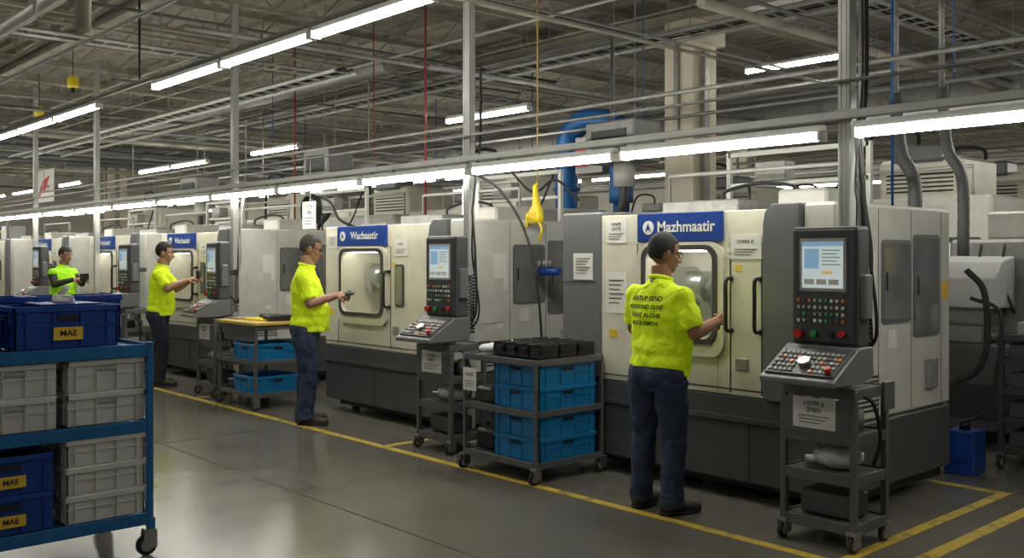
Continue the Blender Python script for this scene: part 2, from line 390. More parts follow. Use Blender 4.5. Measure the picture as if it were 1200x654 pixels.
# ------------------------------------------------------------ CNC machine
def cnc(lg,wx0,wx1,title,handles,detail=True):
    L_=2.33; D=1.55; mb=MB()
    for fx in (.2,1.2,2.1):
        for fy in (.25,1.3): mb.tube([(fx,fy,0),(fx,fy,.13)],.04,M_steel,10)
    mb.box(.06,L_-.05,.14,D-.05,.05,.13,M_black)
    mb.box(0,L_,0,D,.12,.555,M_dark,.012); mb.box(0,2.10,.001,D-.01,.53,.68,M_dark,.008)
    mb.box(0,2.10,-.012,0,.50,.512,M_black)
    mb.box(.9,.905,-.003,0,.13,.5,M_black); mb.box(1.7,1.705,-.003,0,.13,.5,M_black)
    if lg:
        mb.box(0,lg-.004,-.01,D,.684,1.93,M_grey,.015)
        for i in range(2): mb.box(.04,lg-.05,-.014,-.009,.9+i*.5,.904+i*.5,M_black)
    rx=1.83
    wz0,wz1=1.02,1.66
    mb.box(lg,wx0,0,.5,.684,1.90,M_light,.004); mb.box(wx1,rx,0,.5,.684,1.90,M_light,.004)
    mb.box(wx0,wx1,0,.5,.684,wz0,M_light,.004); mb.box(wx0,wx1,0,.5,wz1,1.90,M_light,.004)
    mb.box(lg,rx,.5,D,.684,1.90,M_light,.004)
    mb.box(wx0,wx1,.46,.5,wz0,wz1,M_inner); mb.box(wx0+.01,wx0+.14,.25,.46,wz0+.2,wz0+.5,M_steel,.02)
    mb.box(wx0+.05,wx1-.05,.06,.10,wz1-.03,wz1-.005,M_worklamp)
    mb.tube([(wx0+.14,.33,wz0+.36),(wx0+.30,.33,wz0+.36)],.11,M_steel,20)
    mb.tube([(wx0+.30,.33,wz0+.36),(wx0+.42,.33,wz0+.36)],.05,M_gal,14)
    mb.box(wx1-.22,wx1-.05,.2,.4,wz0+.1,wz0+.42,M_grey,.02); mb.tube([(wx1-.25,.3,wz0+.3),(wx1-.05,.3,wz0+.3)],.09,M_dark,14)
    out=rrect(wx0-.06,wx1+.06,wz0-.10,wz1+.035,.10); inn=rrect(wx0+.02,wx1-.02,wz0+.02,wz1-.02,.07)
    for o_,i_,ya,yb,m in ((out,inn,-.03,.01,M_light),(rrect(wx0-.015,wx1+.015,wz0-.015,wz1+.015,.09),inn,-.042,-.028,M_cab)):
        t=bmesh.new(); n=len(o_)
        R=[[t.verts.new((p[0],yy,p[1])) for p in q] for q,yy in ((o_,yb),(o_,ya),(i_,ya),(i_,yb))]
        for a in range(3):
            for k in range(n): t.faces.new([R[a][k],R[a][(k+1)%n],R[a+1][(k+1)%n],R[a+1][k]])
        bmesh.ops.recalc_face_normals(t,faces=t.faces); mb.merge(t,m)
    mb.prism(inn,'y',-.02,-.014,M_glass)
    for sx in (wx0-.08,wx1+.10,rx-.03):
        if sx>lg+.02: mb.box(sx-.004,sx+.004,-.003,.001,.70,1.69,M_black)
    mb.box(lg,rx,-.004,.001,.72,.727,M_black)
    mb.box(wx0-.06,wx1+.05,-.03,0,1.70,1.90,M_sign,.004)
    cx=(wx0+wx1)/2
    mb.mesh(text(title,.105),M_paper,T(cx+.06,-.032,1.80)@FRONT)
    mb.prism([(wx0+.045+.05*math.cos(a*.524),1.80+.05*math.sin(a*.524)) for a in range(12)],'y',-.033,-.029,M_paper)
    mb.prism([(wx0+.02,1.775),(wx0+.045,1.83),(wx0+.07,1.775),(wx0+.045,1.79)],'y',-.036,-.032,M_sign)
    for hx in handles:
        mb.tube(catmull([(hx,0,1.45),(hx,-.05,1.45),(hx,-.07,1.42),(hx,-.07,1.28),(hx,-.07,1.14),(hx,-.05,1.11),(hx,0,1.11)],5),.013,M_black,10)
        mb.box(hx-.012,hx+.012,-.012,0,1.09,1.13,M_dark,.005); mb.box(hx-.012,hx+.012,-.012,0,1.43,1.47,M_dark,.005)
    mb.prism([(rx+.004,.684),(rx+.004,1.80),(rx+.02,1.88),(rx+.07,1.93),(2.10,1.93),(2.10,.684)],'y',-.05,.7,M_grey,.006)
    mb.box(2.104,L_,-.02,D,.56,1.93,M_white,.02)
    mb.box(rx+.1,2.104,.7,D,.684,1.91,M_white)
    for (ya,yb,za,zb) in ((.56,.91,1.19,1.68),(1.0,1.34,1.08,1.72)):
        P=rrect(ya-.025,yb+.025,za-.025,zb+.025,.035); mb.prism(P,'x',L_,L_+.008,M_hose)
        mb.prism(rrect(ya,yb,za,zb,.02),'x',L_+.008,L_+.012,M_glassd)
        mb.box(L_+.012,L_+.016,ya+.02,ya+.04,(za+zb)/2-.06,(za+zb)/2+.06,M_black)
    for yy in (.5,.95,1.4): mb.box(L_-.001,L_+.002,yy-.002,yy+.002,.58,1.9,M_cab)
    for i in range(8): mb.box(L_,L_+.004,.2,.5,.62+i*.03,.632+i*.03,M_black)
    mb.box(L_,L_+.005,1.42,1.50,1.30,1.42,M_ylab); mb.box(L_,L_+.005,.1,.42,1.0,1.4,M_white,.002)
    mb.box(L_,L_+.004,.3,.46,1.3,1.62,M_paper); mb.box(L_,L_+.004,.34,.42,.95,1.08,M_paper)
    mb.box(L_,L_+.004,.62,.74,1.0,1.12,M_paper); mb.box(L_,L_+.03,1.15,1.3,.7,.9,M_gal,.005)
    mb.box(.5,1.2,.6,1.4,1.90,2.02,M_gal,.01); mb.box(1.4,1.8,.8,1.35,1.90,2.08,M_white,.02)
    mb.tube([(.1,1.2,1.9),(.1,1.2,2.28),(1.7,1.2,2.28),(1.7,1.2,2.08)],.018,M_pole,8)
    mb.tube(catmull([(.8,1.0,2.0),(.8,1.0,2.1),(1.0,1.1,2.16),(1.3,1.1,2.14),(1.5,1.1,2.05)],6),.014,M_black,8)
    mb.box(lg+.08,lg+.16,-.003,0,1.0,1.06,M_ylab); mb.box(wx1+.14,wx1+.19,-.003,0,1.5,1.54,M_ylab)
    mb.box(wx1+.14,wx1+.24,-.012,0,.85,.93,M_gal,.004)
    return mb
mb=cnc(.41,.84,1.46,'Mazhmaatir',(1.57,1.79))
paper(mb,.56,-.001,1.78,.20,.17,'WAPE\nONTE'); paper(mb,.56,-.001,1.33,.20,.30); paper(mb,.23,-.011,1.52,.20,.20)
paper(mb,1.68,-.001,1.66,.24,.16,'OVFER IE')
m1=mb.make('cnc_machine',(-5.31,5.35,0))
mb=cnc(0,.33,1.08,'Wachaastir',(1.16,))
mb.prism(rrect(1.26,1.40,1.12,1.52,.03),'y',-.012,0,M_cab); mb.prism(rrect(1.28,1.38,1.14,1.50,.02),'y',-.016,-.01,M_glassd)
paper(mb,1.35,-.001,1.68,.20,.16,'AUKE'); paper(mb,.14,-.001,1.75,.16,.14)
m2=mb.make('cnc_machine',(-8.81,5.35,0)); me2=m2.data
for x in (-13.1,-15.95,-19.0,-22.4): put('cnc_machine',me2,(x,5.35,0))
for x in (-6.02,-9.6):
    mb=MB(); mb.box(x,x+.5,6.3,6.75,.05,1.98,M_white,.01); mb.box(x+.02,x+.48,6.285,6.3,.3,1.93,M_white,.006)
    mb.box(x+.04,x+.07,6.27,6.285,1.0,1.15,M_black); mb.box(x+.15,x+.35,6.278,6.286,1.5,1.7,M_paper); mb.box(x,x+.5,6.32,6.7,0,.05,M_black)
    for i in range(6): mb.box(x+.1,x+.4,6.28,6.286,.4+i*.03,.412+i*.03,M_black)
    mb.make('electrical_cabinet')
def vmc():
    mb=MB()
    mb.box(0,2.2,0,1.9,.08,1.05,M_grey,.02); mb.box(0,2.2,0,1.9,1.054,2.25,M_white,.03)
    mb.box(.1,2.1,.1,1.8,0,.08,M_black)
    mb.box(.35,1.35,-.02,0,.9,2.0,M_light,.01); mb.box(.45,1.25,-.03,-.02,1.2,1.85,M_glassd,.01); mb.tube([(1.3,-.05,1.2),(1.3,-.05,1.7)],.015,M_black,8)
    mb.box(1.5,2.1,-.06,0,1.0,1.8,M_cab,.02); mb.box(1.56,2.04,-.065,-.058,1.4,1.74,M_screen)
    mb.box(.6,1.6,.7,1.7,2.25,2.75,M_light,.04); mb.box(.8,1.4,.6,1.0,2.7,2.9,M_grey,.03)
    for i in range(6): mb.box(.7,1.5,.69,.70,2.35+i*.05,2.37+i*.05,M_black)
    mb.tube(catmull([(1.0,.9,2.85),(1.0,.8,3.1),(.5,.8,3.1),(.2,.9,2.6),(.2,.9,2.2)],6),.025,M_black,8)
    mb.tube([(1.8,.5,2.25),(1.8,.5,2.6),(.2,.5,2.6),(.2,.5,2.25)],.02,M_pole,8)
    mb.box(-.5,-.05,.3,1.4,.0,2.1,M_white,.02); mb.box(-.45,-.1,.28,.3,.3,2.0,M_gal,.01)
    return mb
a=vmc().make('machining_center',(-6.3,10.5,0))
for i,(x,y) in enumerate(((-11.4,8.3),(-14.4,8.6),(-17.4,8.2),(-20.5,8.6),(-24,8.4),(-3.2,12),(-6.6,13.2),(-10.5,12.6),(-14.2,12),(-18,12.2),(-22,12),(-27,12),(-4,17),(-8,18),(-12,18),(-16.5,18),(-21,18),(-6,24),(-11,24),(-16,24),(-30,18))):
    put('machining_center',a.data,(x,y,0))
for x in (-5.0,-8.4,-12.0,-15.5,-19):
    mb=MB()
    for px in (x,x+1.3): mb.box(px-.02,px+.02,7.10,7.14,0,2.5,M_paper)
    mb.box(x,x+1.3,7.10,7.14,2.46,2.5,M_paper); mb.box(x,x+1.3,7.10,7.14,2.2,2.23,M_paper); mb.box(x+.3,x+.6,7.05,7.2,2.23,2.4,M_gal,.01)
    mb.tube(catmull([(x+.2,7.12,2.2),(x+.3,7.08,1.9),(x+.9,7.08,2.0),(x+1.2,7.12,2.45)],6),.012,M_black,6)
    mb.make('cable_gantry_frame')
for x,y,z in ((-7.3,7.7,2.6),(-13,7.5,2.75),(-17.5,7.5,2.6)):
    mb=MB(); mb.box(x,x+.7,y,y+.45,z,z+.45,M_gal,.02); mb.tube([(x+.35,y+.25,z-.25),(x+.35,y+.25,z)],.12,M_white,14)
    mb.tube([(x+.2,y+.25,z+.4),(x+.2,y+.25,4.85)],.008,M_gal,4); mb.tube([(x+.5,y+.25,z+.4),(x+.5,y+.25,4.85)],.008,M_gal,4)
    mb.tube(catmull([(x+.35,y+.25,z-.2),(x+.3,y+.25,z-.5),(x,y+.25,z-.7),(x-.1,y+.25,1.8)],6),.05,M_cab,10)
    mb.box(x+.1,x+.6,y-.01,y,z+.1,z+.35,M_cab); mb.make('mist_collector')

# ------------------------------------------------------------ control console
def console():
    mb=MB()
    mb.box(-.205,.205,0,.13,1.10,1.765,M_dark,.02,seg=2)
    mb.box(-.19,.19,-.012,.002,1.115,1.75,M_cab,.008)
    mb.box(-.145,.145,-.018,-.010,1.40,1.70,M_btn,.006); mb.box(-.125,.125,-.022,-.016,1.42,1.68,M_screen)
    mb.box(-.125,.125,-.024,-.021,1.655,1.68,M_scr2); mb.box(-.11,-.02,-.024,-.021,1.53,1.64,M_scr2); mb.box(.0,.06,-.024,-.021,1.50,1.515,M_scr3)
    for i in range(5): mb.box(.0,.11-.02*(i%2),-.024,-.021,1.63-i*.02,1.634-i*.02,M_ink)
    for i in range(3): mb.box(-.11+i*.075,-.05+i*.075,-.024,-.021,1.44,1.47,M_paper)
    for i in range(9):
        for j in range(4):
            m=random.choice([M_btn,M_btn,M_btn,M_orange,M_green,M_dark,M_paper,M_dark])
            x=-.15+i*.034; z=1.35-j*.038
            mb.box(x-.009,x+.009,-.02,-.012,z-.009,z+.009,m,.002)
    mb.tube([(-.14,-.012,1.16),(-.14,-.05,1.16)],.024,M_red,14); mb.tube([(.12,-.012,1.17),(.12,-.04,1.17)],.018,M_red,14); mb.tube([(-.05,-.012,1.165),(-.05,-.035,1.165)],.018,M_green,14)
    mb.tube([(.05,-.012,1.165),(.05,-.035,1.165)],.018,M_black,14)
    prof=[(-.30,.905),(-.30,.935),(-.02,1.10),(.13,1.10),(.13,.93),(0,.905)]
    mb.prism(prof,'x',-.225,.225,M_grey,.006)
    ang=math.atan2(.165,.28); Mk=T(0,-.16,1.0175)@Matrix.Rotation(ang,4,'X')
    mb.box(-.205,.205,-.13,.13,.0,.012,M_cab,.003,M=Mk)
    for i in range(13):
        for j in range(5):
            if 4<i<8 and j<3: continue
            m=random.choice([M_btn,M_btn,M_btn,M_dark,M_orange,M_dark]) if j<4 else M_btn
            x=-.18+i*.03; y=-.10+j*.04
            mb.box(x-.010,x+.010,y-.012,y+.012,.012,.02,m,.002,M=Mk)
    p=Mk@V((0,-.04,.012)); q=Mk@V((0,-.04,.045)); mb.tube([p,q],.033,M_steel,18)
    p=Mk@V((.17,-.1,.012)); q=Mk@V((.17,-.1,.05)); mb.tube([p,q],.018,M_red,14)
    mb.box(-.06,.06,.0,.12,.88,.95,M_dark,.005)
    mb.box(-.03,.03,.12,.30,1.38,1.44,M_dark,.01); mb.box(-.07,.07,.12,.16,1.3,1.52,M_grey,.01)
    mb.box(.18,.24,.02,.10,1.25,1.5,M_grey,.01)
    return mb
def caster(mb,x,y,r=.05):
    mb.box(x-.03,x+.03,y-.03,y+.03,2*r+.012,2*r+.03,M_steel); mb.tube([(x,y,2*r+.02),(x,y,2*r+.05)],.012,M_steel,8)
    mb.tube([(x-.012,y-.015,r),(x+.012,y-.015,r)],r,M_rub,18); mb.tube([(x-.018,y-.015,r),(x+.018,y-.015,r)],r*.6,M_gal,12)
    for s in (-.024,.02): mb.box(x+s,x+s+.004,y-.035,y+.035,r*.7,2*r+.02,M_steel)
def trolley(w,d,h,shelves,mat,lip=.035,post=.03,r=.05,topmat=None):
    mb=MB()
    for x in (0,w-post):
        for y in (0,d-post): mb.box(x,x+post,y,y+post,2*r+.03,h-.002,mat,.003); caster(mb,x+post/2,y+post/2,r)
    e=.003
    for i,z in enumerate(shelves):
        mb.box(.006,w-.006,.006,d-.006,z-.012,z,topmat if (topmat and i==len(shelves)-1) else mat)
        for a in ((e,w-e,e,.014),(e,w-e,d-.014,d-e),(e+.001,.013,.012,d-.012),(w-.013,w-e-.001,.012,d-.012)): mb.box(*a,z-lip,z+.01,mat,.002)
    return mb
C=console(); cs=C.make('control_console',(-2.825,4.92,0))
put('control_console',cs.data,(-6.30,4.92,0)); put('control_console',cs.data,(-10.57,4.92,0),-.1); put('control_console',cs.data,(-13.3,4.92,0)); put('control_console',cs.data,(-17.2,4.92,0))
def ctrolley(x):
    mb=trolley(.46,.38,.87,[.14,.40,.62,.87],M_cartg,lip=.05,r=.042,post=.035)
    mb.box(.03,.43,-.004,.006,.61,.81,M_cartg); paper(mb,.22,-.006,.73,.26,.17,'LOTPE B\n2NEO')
    mb.ell((.25,.2,.47),(.14,.13,.07),M_cloth); mb.tube([(.1,.1,.44),(.35,.3,.46)],.03,M_steel,10); mb.box(.08,.38,.08,.3,.15,.28,M_dark,.01)
    mb.tube([(.36,.2,.63),(.36,.2,.75)],.04,M_gal,12); mb.box(.1,.3,.1,.3,.63,.72,M_dark,.01)
    mb.tube(catmull([(.43,.1,.84),(.50,.12,.80),(.50,.2,.6),(.46,.2,.45)],6),.012,M_rub,6)
    mb.box(.455,.475,.30,.42,.74,.90,M_cartg,.004)
    return mb.make('tool_trolley',(x,4.83,0))
ctrolley(-3.05); ctrolley(-6.52); ctrolley(-10.8); ctrolley(-13.5)
def cables(x,y,name='cable_bundle',z1=4.6,n=7,up=3):
    mb=MB(); rnd=random.Random(int(abs(x)*10))
    for i in range(n):
        a=rnd.uniform(-.02,.03); c=rnd.uniform(-.02,.02)
        P=[(x+.04+a,y+c,z1),(x+.04+a,y+c,3.2),(x+.04+a,y+c,2.6)] if i<up else [(x-.02+a,y+c,2.36)]
        P+=[(x+.04+a,y-.08+c,2.05),(x+.06+a,y-.1+c,1.9),(x+.09+a*2,y-.12+c,1.6),(x+.12+rnd.uniform(-.04,.06),y-.14+c,1.2+rnd.uniform(-.1,.15)),(x+.10+rnd.uniform(-.05,.05),y-.16+c,.98+rnd.uniform(-.05,.1)),(x,y-.22,1.15+rnd.uniform(-.04,.1))]
        mb.tube(catmull(P,7),rnd.choice([.006,.008,.010]),rnd.choice([M_rub,M_rub,M_gal,M_pblue if i==2 else M_rub]),7)
    co=[]
    for k in range(150):
        t_=k/150; co.append((x+.13+.025*math.cos(k*.75),y-.16+.025*math.sin(k*.75),1.45-.5*t_))
    mb.tube(co,.005,M_rub,5)
    mb.make(name)
cables(-2.80,5.27,n=9); cables(-6.26,5.27,n=4,z1=2.6,up=1); cables(-10.5,5.27,n=3,z1=2.6,up=1)
mb=MB()
mb.tube(catmull([(-6.3,5.3,2.3),(-6.1,5.4,2.15),(-5.9,5.5,1.8),(-5.75,5.5,1.3),(-5.7,5.5,.9)],8),.011,M_rub,8)
mb.tube(catmull([(-6.9,6.2,2.45),(-6.6,6.25,2.2),(-6.3,6.25,2.3),(-6.0,6.25,2.1)],8),.012,M_rub,8)
for i in range(5): 
    t0=.1*i; mb.tube([(-9.6+.16*math.cos(a*.4),5.6+t0*.2,2.12+.16*math.sin(a*.4)) for a in range(17)],.009,M_rub,6)
mb.tube(catmull([(-9.7,5.7,2.3),(-9.3,5.7,2.2),(-9.1,5.7,2.0),(-9.0,5.9,1.9)],8),.014,M_rub,8)
mb.tube(catmull([(-2.9,6.98,1.5),(-2.78,6.98,1.35),(-2.76,6.98,1.0),(-2.82,6.98,.8),(-2.97,6.98,.7)],8),.022,M_rub,10)
mb.tube(catmull([(-2.9,7.05,1.3),(-2.7,7.05,1.2),(-2.72,7.05,.8),(-2.8,7.05,.5),(-2.97,7.05,.4)],8),.014,M_rub,8)
mb.make('hanging_hoses')
mb=MB(); px=-6.38
mb.tube([(px,6.1,4.6),(px,6.1,2.25)],.006,M_yel,6)
mb.loft([(px,6.08,1.90,.085,.045),(px,6.08,1.96,.09,.05),(px,6.08,2.02,.075,.045),(px+.01,6.08,2.06,.045,.035),(px,6.08,2.14,.03,.028),(px-.01,6.08,2.24,.022,.02),(px,6.1,2.27,.01,.01)],M_ytop,16)
mb.tube(catmull([(px+.05,6.06,1.92),(px+.10,6.06,1.84),(px+.06,6.06,1.74)],5),.012,M_ytop,6); mb.tube(catmull([(px-.05,6.06,1.92),(px-.09,6.06,1.99),(px-.10,6.06,1.86)],5),.014,M_ytop,6)
mb.box(px-.04,px+.04,6.02,6.04,1.94,2.0,M_ylab,.004)
mb.make('hanging_pendant_control')
mb=MB(); mb.box(-6.38,-6.18,6.1,6.2,1.42,1.5,M_crated,.01); mb.tube([(-6.38,6.12,1.46),(-6.12,6.12,1.46)],.035,M_crated,12); mb.box(-6.475,-6.38,6.12,6.18,1.43,1.49,M_gal)
for i in range(3): mb.tube([(-6.35+i*.07,6.09,1.50),(-6.35+i*.07,6.09,1.56)],.014,M_gal,8)
mb.make('air_valve_manifold')

# ------------------------------------------------------------ crates
def crate(w,d,h,mat,slots=True,label=False,closed=False,slotmat=None):
    mb=MB(); t=.012; k=.02
    mb.box(k,w-k,k,d-k,0,.012,mat)
    for (x0,x1,y0,y1) in ((k*.5,w-k*.5,k*.5,k*.5+t),(k*.5,w-k*.5,d-k*.5-t,d-k*.5),(k*.5,k*.5+t,k*.5,d-k*.5),(w-k*.5-t,w-k*.5,k*.5,d-k*.5)):
        mb.box(x0,x1,y0,y1,.0,h-.01,mat,.002)
    for a in ((0,w,0,.016),(0,w,d-.016,d),(0,.016,0,d),(w-.016,w,0,d)):
        mb.box(*a,h-.03,h,mat,.003); mb.box(a[0]+.004,a[1]-.004,a[2]+.004,a[3]-.004,h*.52,h*.56,mat)
    n=4
    for i in range(n):
        x=w*(i+.5)/n; y=d*(i+.5)/n
        for yy in (0.002,d-.012): mb.box(x-.004,x+.004,yy,yy+.01,.01,h-.03,mat)
        for xx in (0.002,w-.012): mb.box(xx,xx+.01,y-.004,y+.004,.01,h-.03,mat)
    if slots:
        sm=slotmat or M_black
        mb.box(w/2-.05,w/2+.05,-.001,.012,h*.66,h*.78,sm,.002); mb.box(w-.012,w+.001,d/2-.05,d/2+.05,h*.66,h*.78,sm,.002)
    if label: mb.box(w-.004,w+.004,d/2-.07,d/2+.07,h*.2,h*.5,M_ylab); mb.mesh(text('MAE',h*.2),M_ink,T(w+.006,d/2,h*.35)@SIDEX)
    if closed: mb.box(.01,w-.01,.01,d-.01,h-.02,h+.004,mat,.004)
    return mb
def inst(name,src,loc,rot=0): return put(name,src.data,loc,rot)
bc=trolley(.80,.70,.86,[.14,.50,.86],M_cartg,post=.026,r=.045)
paper(bc,.09,-.004,.68,.15,.17,'W4EE')
bc.box(.03,.25,.1,.6,.15,.3,M_black,.02); bc.tube([(.14,.2,.36),(.14,.45,.36)],.07,M_dark,14); bc.box(.05,.24,.08,.4,.505,.62,M_dark,.02); bc.box(.05,.22,.42,.6,.505,.66,M_gal,.02)
bc.make('bin_trolley',(-5.65,4.62,0))
cr=crate(.50,.60,.165,M_crate).make('blue_crate',(-5.37,4.67,.144))
for z in (.311,.504,.671): inst('blue_crate',cr,(-5.37,4.67,z))
mb=MB()
for i in range(4):
    for j in range(3):
        x=.02+i*.13; y=.03+j*.19; mb.box(x,x+.12,y,y+.17,0,.03,M_black,.004)
        for a in (0,.1): mb.box(x+a,x+a+.02,y,y+.17,.03,.10,M_black,.003)
        mb.box(x,x+.12,y,y+.015,.03,.07,M_black); mb.tube([(x+.06,y+.09,.03),(x+.06,y+.09,.085)],.03,M_rub,10)
mb.make('black_parts_trays',(-5.41,4.67,.872))
mb=MB()
for i in range(7): mb.ell((random.uniform(.06,.2),.05+i*.07,.03+random.uniform(0,.02)),(.09,.08,.035),M_cloth,12,8)
mb.make('folded_cloth',(-5.66,4.68,.872),remesh=.012,smooth=2)
mb=trolley(.85,.58,.88,[.16,.50,.86],M_cartg,r=.045); mb.box(-.02,.87,-.02,.60,.874,.91,M_wood,.006)
mb.box(.3,.7,.15,.45,.91,.93,M_ytop,.004); mb.box(.35,.6,.3,.45,.93,.97,M_black,.01); mb.box(.62,.8,.2,.5,.91,.97,M_black,.01)
mb.box(.05,.25,.1,.35,.91,.93,M_gal,.003); mb.box(.02,.22,.1,.5,.17,.26,M_dark,.01); mb.box(.04,.25,.12,.45,.51,.58,M_gal,.01)
mb.box(.1,.8,.02,.04,.70,.86,M_cartg,.003)
mb.make('workbench_trolley',(-10.0,4.72,0))
cr2=crate(.50,.54,.172,M_crate).make('blue_crate',(-9.70,4.74,.505)); inst('blue_crate',cr2,(-9.70,4.74,.165))
mb=MB(); W,D_=.68,1.45; e=.003
for x in (0,W-.035):
    for y in (0,D_-.035): mb.box(x,x+.035,y,y+.035,.15,1.14,M_cartb,.004); caster(mb,x+.017,y+.017,.055)
for z in (.22,.715,1.12):
    mb.box(.01,W-.01,.01,D_-.01,z-.02,z-.008,M_cartb)
    for a in ((e,W-e,e,.02),(e,W-e,D_-.02,D_-e),(e+.001,.02,.01,D_-.01),(W-.02,W-e-.001,.01,D_-.01)): mb.box(*a,z-.055,z+.01,M_cartb,.003)
mb.box(W-.034,W+.002,D_-.03,D_+.01,.13,.2,M_cartb,.004)
mb.make('blue_shelf_trolley',(-5.80,.60,0))
SG=pm('bin_slot_shadow_grey',(.30,.31,.31),.6)
gb=crate(.50,.41,.165,M_bin,closed=True,slotmat=SG).make('grey_storage_bin',(-5.64,1.61,.727))
for y,z in ((1.61,.898),(1.165,.727),(1.165,.898),(.72,.727)): inst('grey_storage_bin',gb,(-5.64,y,z))
g2=crate(.52,.42,.14,M_bin,closed=True,slots=False).make('grey_storage_bin',(-5.65,1.60,.232))
for z in (.377,.522): inst('grey_storage_bin',g2,(-5.65,1.60,z))
bb=crate(.50,.42,.19,M_crated,label=True).make('dark_blue_bin',(-5.64,1.14,.232)); inst('dark_blue_bin',bb,(-5.64,1.14,.424)); inst('dark_blue_bin',bb,(-5.64,.68,.232))
b3=crate(.36,.52,.215,M_crated,label=True).make('dark_blue_bin',(-5.50,1.36,1.132))
b4=crate(.36,.50,.16,M_crated,label=True).make('dark_blue_bin',(-5.50,.82,1.132))
b5=crate(.26,.46,.25,M_crated).make('dark_blue_bin',(-5.785,1.575,1.132)); inst('dark_blue_bin',b5,(-5.785,1.08,1.132))
mb=MB(); mb.prism([(0,0),(.1,.02),(.16,.0),(.2,.05),(.12,.06),(.05,.05)],'z',0,.03,M_paper,.004); mb.tube([(.05,.03,.03),(.12,.04,.07)],.015,M_cloth,8)
mb.ell((.1,.03,.0),(.09,.05,.03),M_cloth); mb.box(-.08,.25,-.12,.16,-.018,-.010,M_crated,.002)
mb.make('work_gloves',(-5.41,1.62,1.367))

# ------------------------------------------------------------ right-hand background equipment
mb=trolley(.75,.55,1.0,[.16,.38,.6,.82,1.0],M_cab,r=.045,post=.04)
for z in (.16,.38,.6,.82):
    mb.box(.06,.32,.06,.45,z,z+.12,M_dark,.01); mb.box(.38,.68,.06,.4,z,z+.09,M_gal,.01)
mb.box(.1,.4,.1,.4,1.0,1.1,M_gal,.01); mb.tube([(.5,.3,1.0),(.5,.3,1.2)],.05,M_paper,12)
mb.make('metal_shelf_rack',(-2.93,7.6,0))
mb=MB(); mb.box(0,1.6,0,1.2,.1,.85,M_grey,.02); mb.box(.05,1.55,.05,1.15,0,.1,M_black); mb.box(0,1.6,.5,1.2,.85,1.75,M_gal,.03)
mb.box(.05,.5,.0,.5,.85,1.0,M_steel,.01); mb.prism([(.0,1.15),(.0,1.4),(.15,1.55),(.45,1.6),(.45,1.15)],'x',.05,.6,M_bin,.01)
mb.box(.1,.5,.1,.45,1.0,1.15,M_gal,.01); mb.box(.75,1.1,.46,.5,1.1,1.6,M_cab,.01); mb.tube([(.3,.1,.9),(1.4,.1,.9)],.04,M_steel,12)
mb.box(.3,1.2,.6,1.1,1.75,2.0,M_white,.02)
mb.box(.1,1.5,-.01,0,.2,.5,M_dark,.005); 
for i in range(5): mb.tube(catmull([(.3+i*.2,.48,1.7),(.35+i*.2,.3,1.4),(.5+i*.15,.3,1.1)],6),.012,M_rub,6)
mb.make('grinding_machine',(-3.9,8.5,0))
mb=MB(); mb.box(0,.22,0,.22,0,.32,M_crated,.01); mb.box(.02,.20,-.01,0,.1,.25,M_crated,.004); mb.tube([(.11,.11,.32),(.11,.11,.38)],.04,M_black,12); mb.make('coolant_container',(-3.14,7.15,0))
mb=MB()
for x in (0,1.8):
    for y in (0,.6): mb.box(x,x+.05,y,y+.05,0,2.4,M_gal)
for z in (.2,.8,1.4,2.0):
    mb.box(0,1.85,0,.65,z-.04,z,M_gal)
    xx=.08
    while xx<1.5:
        w_=random.uniform(.2,.4); h_=random.uniform(.15,.4); mb.box(xx,xx+w_,.06,.5,z,z+h_,random.choice([M_crated,M_bin,M_dark,M_gal,M_black,M_ylab]),.01); xx+=w_+.05
rk=mb.make('parts_rack',(-2.2,9.9,0)); put('parts_rack',rk.data,(-26.5,6.4,0)); put('parts_rack',rk.data,(-29,6.4,0)); put('parts_rack',rk.data,(-4.6,15.5,0))
mb=MB(); mb.box(0,1.3,0,.01,0,.75,M_paper); mb.prism([(.1,.1),(.5,.5),(.3,.1)],'y',-.005,0,M_red); mb.prism([(.5,.5),(1.0,.6),(.55,.2)],'y',-.005,0,M_red); mb.mesh(text('SAFETY',.2),M_red,T(.65,-.006,.3)@FRONT)
for x in (.1,1.2): mb.tube([(x,.005,.74),(x,.005,2.0)],.006,M_gal,4)
mb.make('hanging_banner',(-24.5,7.0,2.85))
for p in ((-17,4.9,3.9),(-14.4,4.6,4.0)):
    mb=MB(); mb.box(-.09,.09,-.06,.06,0,.16,M_ytop,.02); mb.tube([(0,0,.16),(0,0,4.6-p[2])],.006,M_black,5); mb.tube([(0,0,0),(0,0,-.08)],.03,M_black,8); mb.make('yellow_cord_reel',p)
for x,z,w,h_,s in ((-9.4,2.05,.28,.3,'STOP\n2RA'),(-6.62,2.1,.22,.26,'ATE'),):
    mb=MB(); paper(mb,0,0,0,w,h_,s); mb.tube([(0,.01,h_/2),(0,.01,.6)],.004,M_gal,4); mb.make('hanging_sign',(x,5.5,z))

